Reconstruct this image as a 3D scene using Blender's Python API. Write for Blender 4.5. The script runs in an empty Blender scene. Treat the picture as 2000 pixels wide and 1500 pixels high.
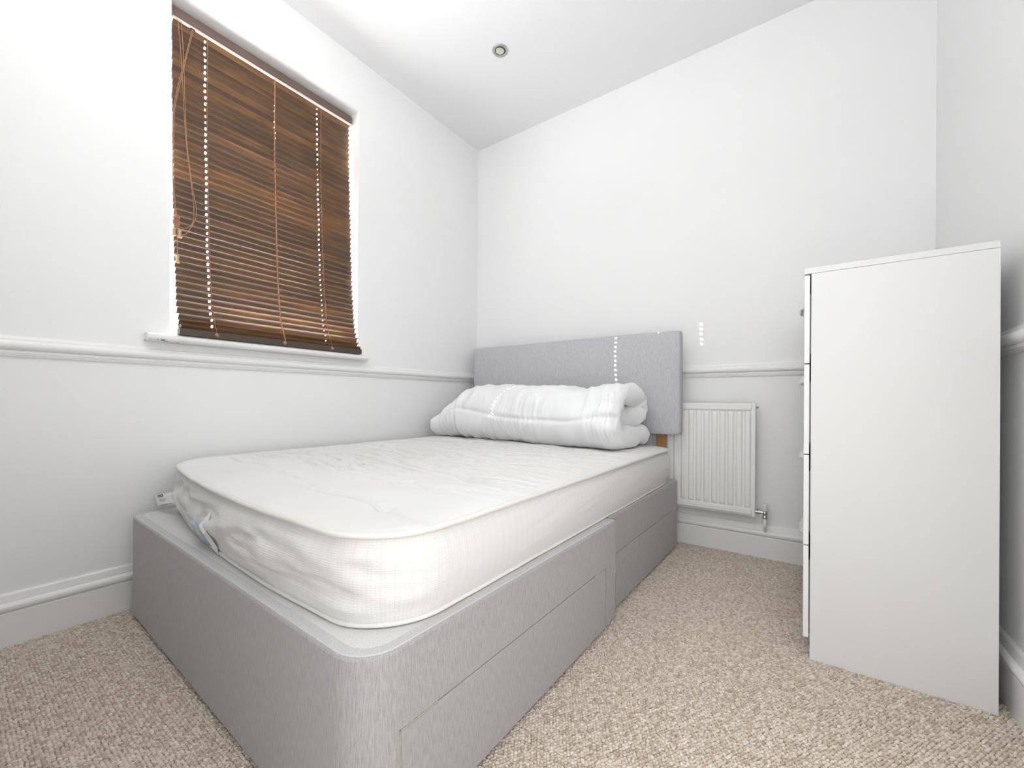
import bpy, bmesh, math, random
import numpy as np
from mathutils import Vector, Matrix, noise

random.seed(7)
np.random.seed(7)
scn = bpy.context.scene
COL = scn.collection

# ------------------------------------------------------------------ camera
CAM = dict(loc=(1.9750, -2.3348, 0.7573), yaw=0.6164, pitch=0.0009, roll=0.0059, f=802.56, cy=780.36)
cd = bpy.data.cameras.new('camera')
cam = bpy.data.objects.new('camera', cd)
COL.objects.link(cam)
scn.camera = cam
cd.sensor_width = 36.0
cd.sensor_fit = 'HORIZONTAL'
cd.lens = CAM['f'] * 36.0 / 2000.0
cd.shift_y = (CAM['cy'] - 750.0) / 2000.0
cd.clip_start = 0.01
_s, _c = math.sin(CAM['yaw']), math.cos(CAM['yaw'])
_r = Vector((_c, _s, 0)); _f = Vector((-_s, _c, 0)); _u = Vector((0, 0, 1))
_sp, _cp = math.sin(CAM['pitch']), math.cos(CAM['pitch'])
_f2 = _f * _cp + _u * _sp; _u2 = _u * _cp - _f * _sp
_cr, _sr = math.cos(CAM['roll']), math.sin(CAM['roll'])
R_ = _r * _cr + _u2 * _sr; U_ = _u2 * _cr - _r * _sr; B_ = -_f2
cam.matrix_world = Matrix(((R_.x, U_.x, B_.x, CAM['loc'][0]), (R_.y, U_.y, B_.y, CAM['loc'][1]),
                           (R_.z, U_.z, B_.z, CAM['loc'][2]), (0, 0, 0, 1)))

# ------------------------------------------------------------------ room numbers (metres)
W = 2.408          # right wall
H = 2.600          # ceiling
YR = -2.42         # rear wall
WY0, WY1, WZ0, WZ1 = -1.812, -1.000, 0.995, 2.322   # window opening in the left wall
DY0, DY1, DZ1 = -2.30, -1.42, 2.02                  # doorway in the right wall (beside the camera)

# ------------------------------------------------------------------ world, sun, landing light, exposure
wd = bpy.data.worlds.new('sky'); scn.world = wd; wd.use_nodes = True
bg = wd.node_tree.nodes['Background']
bg.inputs[0].default_value = (0.93, 0.97, 1.0, 1)
bg.inputs[1].default_value = 18.0
sun_d = bpy.data.lights.new('sun', 'SUN'); sun_d.energy = 50.0; sun_d.angle = math.radians(0.26)
sun_d.color = (1.0, 0.96, 0.90)
sun = bpy.data.objects.new('sun', sun_d); COL.objects.link(sun)
sun.rotation_euler = Vector((1.145, 1.0, -0.70)).to_track_quat('-Z', 'Y').to_euler()
sun.location = (-3, -4, 4)
al = bpy.data.lights.new('landing_daylight', 'AREA'); al.shape = 'RECTANGLE'
al.size = DY1 - DY0 - 0.04; al.size_y = DZ1 - 0.06
al.energy = 8.0; al.color = (0.975, 0.985, 1.0)
alo = bpy.data.objects.new('landing_daylight', al); COL.objects.link(alo)
alo.location = (W + 0.085, (DY0 + DY1) / 2, DZ1 / 2 + 0.01)
alo.rotation_euler = Vector((-1, 0, 0)).to_track_quat('-Z', 'Y').to_euler()
rl = bpy.data.lights.new('rear_fill_light', 'AREA'); rl.shape = 'RECTANGLE'; rl.size = 0.70; rl.size_y = 1.95
rl.energy = 9.2; rl.color = (0.975, 0.985, 1.0)
rlo = bpy.data.objects.new('rear_fill_light', rl); COL.objects.link(rlo); rlo.location = (1.93, YR - 0.03, 1.0); rlo.rotation_euler = (math.pi / 2, 0, 0)  # unseen fill light added behind the camera
# unseen bounce light added by the rear wall (its bowl is built further down): throws light on the ceiling
BOUNCE = (1.15, YR + 0.13, 1.86)
ul = bpy.data.lights.new('ceiling_bounce_light', 'AREA'); ul.shape = 'RECTANGLE'; ul.size = 0.30; ul.size_y = 0.14
ul.energy = 15.0; ul.color = (0.975, 0.985, 1.0)
ulo = bpy.data.objects.new('ceiling_bounce_light', ul); COL.objects.link(ulo); ulo.location = (BOUNCE[0], BOUNCE[1], BOUNCE[2] + 0.05)
ulo.rotation_euler = (math.pi, 0, 0)
vs = scn.view_settings
vs.view_transform = 'Standard'; vs.look = 'None'; vs.gamma = 1.0; vs.use_curve_mapping = False
vs.exposure = 0.10

# ------------------------------------------------------------------ material helpers
MATS = {}
def mat(name, color=(0.8, 0.8, 0.8), rough=0.5, metal=0.0, spec=0.5, sheen=0.0, coat=0.0):
    m = bpy.data.materials.new(name); m.use_nodes = True
    b = m.node_tree.nodes['Principled BSDF']
    b.inputs['Base Color'].default_value = (*color, 1)
    b.inputs['Roughness'].default_value = rough
    b.inputs['Metallic'].default_value = metal
    b.inputs['Specular IOR Level'].default_value = spec
    if sheen: b.inputs['Sheen Weight'].default_value = sheen
    if coat: b.inputs['Coat Weight'].default_value = coat
    MATS[name] = m
    return m
def N(m, t, **kw):
    n = m.node_tree.nodes.new(t)
    for k, v in kw.items():
        if k in ('ins',):
            for a, b in v.items(): n.inputs[a].default_value = b
        else: setattr(n, k, v)
    return n
def LK(m, a, b): m.node_tree.links.new(a, b)
def BS(m): return m.node_tree.nodes['Principled BSDF']
def coords(m, kind='Object', scale=(1, 1, 1)):
    tc = N(m, 'ShaderNodeTexCoord'); mp = N(m, 'ShaderNodeMapping')
    LK(m, tc.outputs[kind], mp.inputs['Vector']); mp.inputs['Scale'].default_value = scale
    return mp.outputs['Vector']
def ramp(m, fac, stops):
    r = N(m, 'ShaderNodeValToRGB'); LK(m, fac, r.inputs['Fac'])
    el = r.color_ramp.elements
    while len(el) < len(stops): el.new(0.5)
    for e, (p, c) in zip(el, stops): e.position = p; e.color = (*c, 1) if len(c) == 3 else c
    return r.outputs['Color']
def bump(m, height, strength, dist=0.001, prev=None):
    b = N(m, 'ShaderNodeBump'); b.inputs['Strength'].default_value = strength; b.inputs['Distance'].default_value = dist
    LK(m, height, b.inputs['Height'])
    if prev: LK(m, prev, b.inputs['Normal'])
    return b.outputs['Normal']
def mixc(m, fac, a, b, blend='MIX'):
    x = N(m, 'ShaderNodeMix', data_type='RGBA', blend_type=blend)
    for s, v in ((x.inputs[0], fac), (x.inputs[6], a), (x.inputs[7], b)):
        if hasattr(v, 'links'): LK(m, v, s)
        elif isinstance(v, (int, float)): s.default_value = v
        else: s.default_value = (*v, 1)
    return x.outputs[2]
def noise_t(m, vec, scale, detail=2.0, rough=0.5):
    n = N(m, 'ShaderNodeTexNoise'); LK(m, vec, n.inputs['Vector'])
    n.inputs['Scale'].default_value = scale; n.inputs['Detail'].default_value = detail; n.inputs['Roughness'].default_value = rough
    return n.outputs['Fac']

# painted plaster
def paint(name, c, rough, bs=0.12):
    m = mat(name, c, rough)
    v = coords(m)
    n1 = noise_t(m, v, 260, 3, 0.6); n2 = noise_t(m, v, 3.0, 2)
    LK(m, bump(m, n1, bs, 0.0015), BS(m).inputs['Normal'])
    LK(m, mixc(m, n2, tuple(x * 0.985 for x in c), tuple(min(1, x * 1.01) for x in c)), BS(m).inputs['Base Color'])
    return m
M_WALL = paint('wall_paint', (0.925, 0.925, 0.92), 0.6)
M_CEIL = paint('ceiling_paint', (0.93, 0.93, 0.93), 0.7, 0.06)
M_TRIM = mat('gloss_trim_paint', (0.91, 0.905, 0.89), 0.32)
_v = coords(M_TRIM); LK(M_TRIM, bump(M_TRIM, noise_t(M_TRIM, _v, 60, 2), 0.08, 0.001), BS(M_TRIM).inputs['Normal'])
M_RAD = mat('radiator_enamel', (0.91, 0.905, 0.885), 0.28)
M_UPVC = mat('white_window_frame', (0.90, 0.90, 0.905), 0.3)
M_CHEST = mat('white_laminate', (0.77, 0.77, 0.757), 0.38)
_v = coords(M_CHEST); LK(M_CHEST, bump(M_CHEST, noise_t(M_CHEST, _v, 900, 1), 0.03, 0.0005), BS(M_CHEST).inputs['Normal'])
M_EDGE = mat('white_edge_band', (0.87, 0.87, 0.86), 0.4)
M_CHROME = mat('chrome', (0.62, 0.61, 0.58), 0.18, 1.0)
M_STEEL = mat('brushed_steel', (0.52, 0.52, 0.53), 0.38, 0.9)
M_TRIMMETAL = mat('pale_metal_trim', (0.80, 0.74, 0.70), 0.3, 0.85)
M_DARK = mat('dark_plastic', (0.02, 0.02, 0.02), 0.5)
M_CAP = mat('white_plastic', (0.82, 0.82, 0.79), 0.35)

# sill paint with chips of bare wood near one end
M_SILL = mat('sill_gloss_paint', (0.90, 0.895, 0.88), 0.3)
_v = coords(M_SILL); _sx = N(M_SILL, 'ShaderNodeSeparateXYZ'); LK(M_SILL, _v, _sx.inputs[0])
_n = noise_t(M_SILL, _v, 55, 3, 0.7)
def mth(m, op, a, b=None, c=None):
    n = N(m, 'ShaderNodeMath', operation=op)
    for i, v in enumerate((a, b, c)):
        if v is None: continue
        if hasattr(v, 'links'): LK(m, v, n.inputs[i])
        else: n.inputs[i].default_value = v
    return n.outputs[0]
_lo = mth(M_SILL, 'LESS_THAN', _sx.outputs['Z'], 0.9725)
_le = mth(M_SILL, 'LESS_THAN', _sx.outputs['Y'], -1.77)
_ch = mth(M_SILL, 'GREATER_THAN', _n, 0.56)
_msk = mth(M_SILL, 'MULTIPLY', mth(M_SILL, 'MULTIPLY', _lo, _le), _ch)
LK(M_SILL, mixc(M_SILL, _msk, (0.90, 0.895, 0.88), (0.10, 0.06, 0.03)), BS(M_SILL).inputs['Base Color'])

M_GLASS = bpy.data.materials.new('window_glass'); M_GLASS.use_nodes = True
_nt = M_GLASS.node_tree; _nt.nodes.clear()
_o = _nt.nodes.new('ShaderNodeOutputMaterial'); _tr = _nt.nodes.new('ShaderNodeBsdfTransparent')
_gl = _nt.nodes.new('ShaderNodeBsdfGlossy'); _gl.inputs['Roughness'].default_value = 0.02
_mx = _nt.nodes.new('ShaderNodeMixShader'); _mx.inputs[0].default_value = 0.06
_nt.links.new(_tr.outputs[0], _mx.inputs[1]); _nt.links.new(_gl.outputs[0], _mx.inputs[2]); _nt.links.new(_mx.outputs[0], _o.inputs[0])

# carpet
M_CARPET = mat('carpet_backing', (0.34, 0.27, 0.21), 0.95, spec=0.1)
_v = coords(M_CARPET)
LK(M_CARPET, ramp(M_CARPET, noise_t(M_CARPET, _v, 220, 3), [(0.3, (0.26, 0.205, 0.16)), (0.7, (0.42, 0.34, 0.27))]), BS(M_CARPET).inputs['Base Color'])
M_PILE = mat('carpet_loops', (0.5, 0.42, 0.34), 0.95, spec=0.1, sheen=0.3)
_a = N(M_PILE, 'ShaderNodeAttribute', attribute_name='yarn')
_v = coords(M_PILE)
_n = noise_t(M_PILE, _v, 700, 2, 0.7)
_c1 = ramp(M_PILE, _a.outputs['Fac'], [(0.0, (0.37, 0.285, 0.21)), (0.35, (0.61, 0.51, 0.42)), (0.7, (0.76, 0.67, 0.58)), (1.0, (0.90, 0.84, 0.77))])
LK(M_PILE, mixc(M_PILE, 0.35, _c1, ramp(M_PILE, _n, [(0.3, (0.42, 0.33, 0.25)), (0.7, (0.78, 0.70, 0.61))])), BS(M_PILE).inputs['Base Color'])

# divan fabric: fine upright threads in two greys
def fabric(name, dark, light, sc=(1, 1, 1)):
    m = mat(name, light, 0.85, spec=0.2, sheen=0.25)
    v1 = coords(m, 'Object', (900 * sc[0], 900 * sc[1], 45 * sc[2]))
    v2 = coords(m, 'Object', (500, 500, 900))
    n1 = noise_t(m, v1, 1.0, 1, 0.5); n2 = noise_t(m, v2, 1.0, 1, 0.5)
    f = mth(m, 'ADD', mth(m, 'MULTIPLY', n1, 0.7), mth(m, 'MULTIPLY', n2, 0.3))
    LK(m, ramp(m, f, [(0.36, dark), (0.64, light)]), BS(m).inputs['Base Color'])
    LK(m, bump(m, f, 0.25, 0.0008), BS(m).inputs['Normal'])
    return m
M_DIVAN = fabric('grey_woven_fabric', (0.32, 0.305, 0.304), (0.46, 0.442, 0.438))
M_HEAD = fabric('pale_grey_woven_fabric', (0.46, 0.455, 0.475), (0.62, 0.615, 0.635))
M_BIND = fabric('top_lit_binding_fabric', (0.46, 0.455, 0.46), (0.66, 0.655, 0.66), (1, 1, 30))  # divan cloth made paler: light on the upward face painted in
M_SLIP = mat('anti_slip_cloth', (0.68, 0.675, 0.66), 0.9, spec=0.2)
_v = coords(M_SLIP, 'Object', (95, 95, 95))
_vo = N(M_SLIP, 'ShaderNodeTexVoronoi'); _vo.inputs['Scale'].default_value = 1.0; _vo.inputs['Randomness'].default_value = 0.0
LK(M_SLIP, _v, _vo.inputs['Vector'])
LK(M_SLIP, ramp(M_SLIP, _vo.outputs['Distance'], [(0.16, (0.50, 0.49, 0.48)), (0.24, (0.70, 0.695, 0.68))]), BS(M_SLIP).inputs['Base Color'])
M_WOOD = mat('amber_pine', (0.52, 0.28, 0.08), 0.5)
_v = coords(M_WOOD, 'Object', (60, 60, 4))
LK(M_WOOD, ramp(M_WOOD, noise_t(M_WOOD, _v, 1.0, 3), [(0.3, (0.42, 0.21, 0.05)), (0.7, (0.60, 0.34, 0.11))]), BS(M_WOOD).inputs['Base Color'])

# mattress
M_TICK = mat('mattress_ticking', (0.83, 0.825, 0.81), 0.85, spec=0.2, sheen=0.2)
_v = coords(M_TICK)
LK(M_TICK, bump(M_TICK, noise_t(M_TICK, _v, 500, 2), 0.08, 0.0006), BS(M_TICK).inputs['Normal'])
LK(M_TICK, ramp(M_TICK, noise_t(M_TICK, _v, 2.2, 3), [(0.35, (0.80, 0.79, 0.765)), (0.65, (0.84, 0.838, 0.83))]), BS(M_TICK).inputs['Base Color'])
M_SIDE = mat('mattress_knit_border', (0.78, 0.765, 0.735), 0.9, spec=0.15, sheen=0.2)
_tc = N(M_SIDE, 'ShaderNodeUVMap'); _mp = N(M_SIDE, 'ShaderNodeMapping'); LK(M_SIDE, _tc.outputs[0], _mp.inputs[0])
_br = N(M_SIDE, 'ShaderNodeTexBrick'); LK(M_SIDE, _mp.outputs[0], _br.inputs['Vector'])
_br.offset = 0.0
for k, v in (('Scale', 1.0), ('Mortar Size', 0.0016), ('Mortar Smooth', 0.6), ('Brick Width', 0.0075), ('Row Height', 0.0046)): _br.inputs[k].default_value = v
_wn = N(M_SIDE, 'ShaderNodeTexWave', wave_type='BANDS', bands_direction='X'); LK(M_SIDE, _mp.outputs[0], _wn.inputs['Vector']); _wn.inputs['Scale'].default_value = 13.0
_h = mth(M_SIDE, 'MULTIPLY', _br.outputs['Fac'], mth(M_SIDE, 'ADD', mth(M_SIDE, 'MULTIPLY', _wn.outputs['Fac'], 0.35), 0.5))
LK(M_SIDE, bump(M_SIDE, mth(M_SIDE, 'SUBTRACT', 1.0, _h), 0.4, 0.0010), BS(M_SIDE).inputs['Normal'])
LK(M_SIDE, mixc(M_SIDE, mth(M_SIDE, 'MULTIPLY', _h, 0.38), (0.80, 0.785, 0.755), (0.65, 0.635, 0.605)), BS(M_SIDE).inputs['Base Color'])
M_PIPE = mat('mattress_piping', (0.80, 0.775, 0.735), 0.8, spec=0.2)
M_TAG = mat('white_satin_label', (0.86, 0.86, 0.86), 0.5)
M_INK = mat('black_print', (0.02, 0.02, 0.02), 0.6)
M_GREYINK = mat('grey_print', (0.35, 0.35, 0.37), 0.6)
M_BLUE = mat('pale_blue_label', (0.50, 0.60, 0.70), 0.6)
M_BLUE2 = mat('grey_label_panel', (0.66, 0.67, 0.69), 0.6)
M_DUVET = mat('white_microfibre', (0.92, 0.925, 0.93), 0.75, spec=0.25, sheen=0.3)

# blind slats: brown finish, warm reflections painted in as orange mottling
M_SLAT = mat('brown_slat_finish', (0.2, 0.1, 0.05), 0.40, coat=0.25)
_oi = N(M_SLAT, 'ShaderNodeObjectInfo')
_tc = N(M_SLAT, 'ShaderNodeTexCoord'); _ad = N(M_SLAT, 'ShaderNodeVectorMath', operation='ADD')
_cmb = N(M_SLAT, 'ShaderNodeCombineXYZ'); [LK(M_SLAT, mth(M_SLAT, 'MULTIPLY', _oi.outputs['Random'], k_), _cmb.inputs[a_]) for a_, k_ in (('X', 53.0), ('Y', 37.0), ('Z', 71.0))]
LK(M_SLAT, _tc.outputs['Object'], _ad.inputs[0]); LK(M_SLAT, _cmb.outputs[0], _ad.inputs[1])
_mp = N(M_SLAT, 'ShaderNodeMapping'); LK(M_SLAT, _ad.outputs[0], _mp.inputs[0]); _mp.inputs['Scale'].default_value = (30, 5.0, 30)
_n1 = noise_t(M_SLAT, _mp.outputs[0], 1.0, 3, 0.55)
_mp2 = N(M_SLAT, 'ShaderNodeMapping'); LK(M_SLAT, _ad.outputs[0], _mp2.inputs[0]); _mp2.inputs['Scale'].default_value = (500, 30, 500)
_n2 = noise_t(M_SLAT, _mp2.outputs[0], 1.0, 2, 0.6)
_f = mth(M_SLAT, 'ADD', mth(M_SLAT, 'MULTIPLY', _n1, 0.75), mth(M_SLAT, 'MULTIPLY', _oi.outputs['Random'], 0.3))
_cc = ramp(M_SLAT, _f, [(0.30, (0.080, 0.045, 0.026)), (0.52, (0.115, 0.061, 0.027)), (0.70, (0.21, 0.104, 0.032)), (0.88, (0.34, 0.165, 0.040))])
LK(M_SLAT, mixc(M_SLAT, mth(M_SLAT, 'MULTIPLY', _n2, 0.35), _cc, (0.10, 0.06, 0.04)), BS(M_SLAT).inputs['Base Color'])
M_BRAIL = mat('dark_brown_rail', (0.075, 0.052, 0.034), 0.45)
M_HRAIL = mat('brown_metal_rail', (0.145, 0.095, 0.075), 0.38)
M_HRAILW = mat('pale_rail_underside', (0.80, 0.70, 0.66), 0.4)
M_CORD = mat('tan_cord', (0.40, 0.20, 0.12), 0.8)
M_TASSEL = mat('clear_brown_tassel', (0.50, 0.32, 0.17), 0.2, coat=0.4)
M_BULB = mat('halogen_glass', (0.72, 0.70, 0.62), 0.1, 0.55)
M_PLUG = mat('brown_plug', (0.30, 0.25, 0.20), 0.3)

# ------------------------------------------------------------------ mesh helpers
def finish(name, me, material, parent=None, smooth=False, inv=True):
    o = bpy.data.objects.new(name, me); COL.objects.link(o)
    if material is not None and not me.materials: me.materials.append(material)
    if smooth:
        me.polygons.foreach_set('use_smooth', [True] * len(me.polygons))
    if parent is not None:
        o.parent = parent
        if inv: o.matrix_parent_inverse = parent.matrix_basis.inverted()
    return o
def obj(name, bm, material, parent=None, smooth=False, inv=True):
    bmesh.ops.recalc_face_normals(bm, faces=bm.faces)
    me = bpy.data.meshes.new(name); bm.to_mesh(me); bm.free()
    return finish(name, me, material, parent, smooth, inv)
def raw(name, verts, faces, material, parent=None, smooth=False, inv=True, recalc=True):
    bm = bmesh.new(); vs_ = [bm.verts.new(v) for v in verts]
    for f in faces:
        try: bm.faces.new([vs_[i] for i in f])
        except ValueError: pass
    if recalc: return obj(name, bm, material, parent, smooth, inv)
    me = bpy.data.meshes.new(name); bm.to_mesh(me); bm.free()
    return finish(name, me, material, parent, smooth, inv)
def add_box(bm, x0, x1, y0, y1, z0, z1, bev=0.0, seg=2):
    m = Matrix.Translation(((x0 + x1) / 2, (y0 + y1) / 2, (z0 + z1) / 2)) @ Matrix.Diagonal((x1 - x0, y1 - y0, z1 - z0, 1))
    r = bmesh.ops.create_cube(bm, size=1.0, matrix=m)
    if bev > 0:
        ed = list({e for v in r['verts'] for e in v.link_edges})
        bmesh.ops.bevel(bm, geom=ed, offset=bev, segments=seg, profile=0.6, affect='EDGES', clamp_overlap=True)
def box(name, a, material, parent=None, bev=0.0, seg=2, inv=True, smooth=False):
    bm = bmesh.new(); add_box(bm, *a, bev, seg); return obj(name, bm, material, parent, smooth, inv)
def add_tube(bm, pts, rad, n=8, closed=False, caps=True):
    pts = [Vector(p) for p in pts]; m = len(pts); rings = []
    ref = None
    for i, p in enumerate(pts):
        a = pts[(i - 1) % m] if (closed or i > 0) else p
        b = pts[(i + 1) % m] if (closed or i < m - 1) else p
        t = (b - a).normalized()
        if ref is None:
            ref = t.orthogonal().normalized()
        ref = (ref - t * ref.dot(t)).normalized(); bi = t.cross(ref)
        r = rad[i] if hasattr(rad, '__len__') else rad
        rings.append([bm.verts.new(p + (ref * math.cos(2 * math.pi * k / n) + bi * math.sin(2 * math.pi * k / n)) * r) for k in range(n)])
    for i in range(m if closed else m - 1):
        A, B = rings[i], rings[(i + 1) % m]
        off = 0
        if closed and i == m - 1:
            off = min(range(n), key=lambda o: (A[0].co - B[o].co).length)
        for k in range(n):
            bm.faces.new((A[k], A[(k + 1) % n], B[(k + 1 + off) % n], B[(k + off) % n]))
    if caps and not closed:
        bm.faces.new(rings[0][::-1]); bm.faces.new(rings[-1])
def add_lathe(bm, prof, origin, axis='Z', n=24):
    o = Vector(origin); rings = []
    for r, h in prof:
        ring = []
        for k in range(n):
            a = 2 * math.pi * k / n
            c, s = r * math.cos(a), r * math.sin(a)
            v = {'Z': (c, s, h), 'X': (h, c, s), 'Y': (c, h, s)}[axis]
            ring.append(bm.verts.new(o + Vector(v)))
        rings.append(ring)
    for A, B in zip(rings, rings[1:]):
        for k in range(n): bm.faces.new((A[k], A[(k + 1) % n], B[(k + 1) % n], B[k]))
    if prof[0][0] > 0: bm.faces.new(rings[0][::-1])
    if prof[-1][0] > 0: bm.faces.new(rings[-1])
    bmesh.ops.remove_doubles(bm, verts=bm.verts, dist=1e-6)
def extrude_profile(name, prof, place, a0, a1, material, smooth=False):
    """prof: closed list of (depth, z); place(d, z, t) -> xyz ; from a0 to a1"""
    v = [place(d, z, a0) for d, z in prof] + [place(d, z, a1) for d, z in prof]
    n = len(prof)
    f = [(i, (i + 1) % n, n + (i + 1) % n, n + i) for i in range(n)] + [tuple(range(n)), tuple(range(2 * n - 1, n - 1, -1))]
    return raw(name, v, f, material)
def empty(name, loc=(0, 0, 0), rz=0.0):
    o = bpy.data.objects.new(name, None); COL.objects.link(o)
    o.location = loc; o.rotation_euler = (0, 0, rz); o.empty_display_size = 0.1
    o.matrix_basis = Matrix.Translation(loc) @ Matrix.Rotation(rz, 4, 'Z')
    return o
def tag(o, label, cat, group=None):
    o['label'] = label; o['category'] = cat
    if group: o['group'] = group
    return o
def struct(o, label=None, cat=None):
    o['kind'] = 'structure'
    if label: o['label'] = label
    if cat: o['category'] = cat
    return o
def bez(a, b, c, n):   # quadratic arc points
    return [tuple((1 - t) ** 2 * p + 2 * (1 - t) * t * q + t * t * r for p, q, r in zip(a, b, c)) for t in [i / n for i in range(n + 1)]]

# ================================================================== ROOM SHELL
bm = bmesh.new(); T = 0.24
add_box(bm, -T, 0, YR - 0.12, WY0, 0, H); add_box(bm, -T, 0, WY1, 0.12, 0, H)
add_box(bm, -T, 0, WY0, WY1, 0, WZ0 - 0.028); add_box(bm, -T, 0, WY0, WY1, WZ1, H)
struct(obj('wall_left', bm, M_WALL), 'smooth white painted wall with the recessed blind-covered window', 'wall')
struct(box('wall_back', (0, W, 0, 0.12, 0, H), M_WALL), 'plain white painted wall behind the grey headboard', 'wall')
bm = bmesh.new()
add_box(bm, W, W + 0.1, YR - 0.12, DY0, 0, H); add_box(bm, W, W + 0.1, DY1, 0.12, 0, H); add_box(bm, W, W + 0.1, DY0, DY1, DZ1, H)
struct(obj('wall_right', bm, M_WALL), 'white painted wall beside the tall chest of drawers', 'wall')
bm = bmesh.new()
add_box(bm, 0, 1.49, YR - 0.12, YR, 0, H); add_box(bm, 2.31, W, YR - 0.12, YR, 0, H); add_box(bm, 1.49, 2.31, YR - 0.12, YR, 2.0, H)  # opening added for the rear fill light
struct(obj('wall_rear', bm, M_WALL), 'white painted wall facing the headboard wall', 'wall')
struct(box('ceiling', (-T, W + 0.1, YR - 0.12, 0.12, H, H + 0.1), M_CEIL), 'flat white ceiling with a small round downlight', 'ceiling')
FLOOR = struct(box('floor', (-T, W + 1.0, YR - 0.6, 0.12, -0.1, 0), M_CARPET), 'beige flecked loop pile carpet', 'floor')
# landing beyond the doorway (closes it off from outdoors)
bm = bmesh.new()
add_box(bm, W + 0.9, W + 1.0, YR - 0.6, DY1 + 0.4, 0, H); add_box(bm, 1.3, W + 0.9, YR - 0.6, YR - 0.5, 0, H); add_box(bm, 1.3, 1.4, YR - 0.5, YR - 0.12, 0, H)
add_box(bm, W + 0.1, W + 0.9, DY1 + 0.3, DY1 + 0.4, 0, H); add_box(bm, 1.3, W + 1.0, YR - 0.6, YR - 0.12, H, H + 0.1); add_box(bm, W + 0.1, W + 1.0, YR - 0.12, DY1 + 0.4, H, H + 0.1)
struct(obj('wall_landing', bm, M_WALL), 'white landing walls beyond the open doorway', 'wall')

# dado rail and skirting
DADO = [(-0.005, 0.8815), (0.006, 0.8815), (0.0068, 0.8855), (0.0095, 0.8865), (0.0095, 0.8905), (0.0125, 0.8915), (0.0135, 0.8985),
        (0.0115, 0.9005), (0.0155, 0.9020), (0.0205, 0.9060), (0.0235, 0.9115), (0.0243, 0.9170), (0.0235, 0.9225), (0.0205, 0.9275),
        (0.0165, 0.9300), (0.0150, 0.9303), (0.0150, 0.9350), (0.0115, 0.9362), (0.0080, 0.9395), (0.0060, 0.9440), (0.0055, 0.9475), (-0.005, 0.9475)]
SKIRT = [(-0.005, 0.0), (0.018, 0.0), (0.018, 0.1005), (0.0165, 0.1018), (0.0155, 0.1045), (0.0185, 0.1075), (0.0222, 0.1120), (0.0238, 0.1175), (0.0235, 0.1235),
         (0.0208, 0.1290), (0.0165, 0.1325), (0.0135, 0.1340), (0.0120, 0.1335), (0.0118, 0.1365), (0.0085, 0.1560), (0.0050, 0.1605), (-0.005, 0.1605)]
PL = lambda d, z, t: (d, t, z)
PB = lambda d, z, t: (t, -d, z)
PR = lambda d, z, t: (W - d, t, z)
PK = lambda d, z, t: (t, YR + d, z)
for nm, prof, pl, a, b, lab, ct in (
    ('trim_1', DADO, PL, YR, 0, 'white moulded dado rail running under the window', 'dado rail'),
    ('trim_2', DADO, PB, 0, W, 'white moulded dado rail behind the headboard and chest', 'dado rail'),
    ('trim_3', DADO, PR, DY1 + 0.07, 0, 'white moulded dado rail behind the chest of drawers', 'dado rail'),
    ('baseboard_left', SKIRT, PL, YR, 0, 'white torus skirting board on the window wall', 'baseboard'),
    ('baseboard_back', SKIRT, PB, 0, W, 'white torus skirting board under the radiator', 'baseboard'),
    ('baseboard_right', SKIRT, PR, DY1 + 0.07, 0, 'white torus skirting board behind the chest of drawers', 'baseboard'),
    ('baseboard_rear', SKIRT, PK, 0, 1.43, 'white torus skirting board on the wall facing the headboard', 'baseboard')):
    struct(extrude_profile(nm, prof, pl, a, b, M_TRIM), lab, ct)
bm = bmesh.new()
add_box(bm, W - 0.016, W + 0.001, DY0 - 0.065, DY0, 0, DZ1 + 0.065, 0.004); add_box(bm, W - 0.016, W + 0.001, DY1, DY1 + 0.065, 0, DZ1 + 0.065, 0.004)
add_box(bm, W - 0.016, W + 0.001, DY0, DY1, DZ1, DZ1 + 0.065, 0.004)
struct(obj('trim_4', bm, M_TRIM), 'white door casing around the doorway beside the chest', 'door casing')
bm = bmesh.new()
add_box(bm, 1.43, 1.49, YR - 0.001, YR + 0.014, 0, 2.06, 0.004); add_box(bm, 2.31, 2.37, YR - 0.001, YR + 0.014, 0, 2.06, 0.004); add_box(bm, 1.49, 2.31, YR - 0.001, YR + 0.014, 2.0, 2.06, 0.004)
struct(obj('trim_5', bm, M_TRIM), 'white casing of the opening added for the rear fill light', 'door casing')

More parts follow.
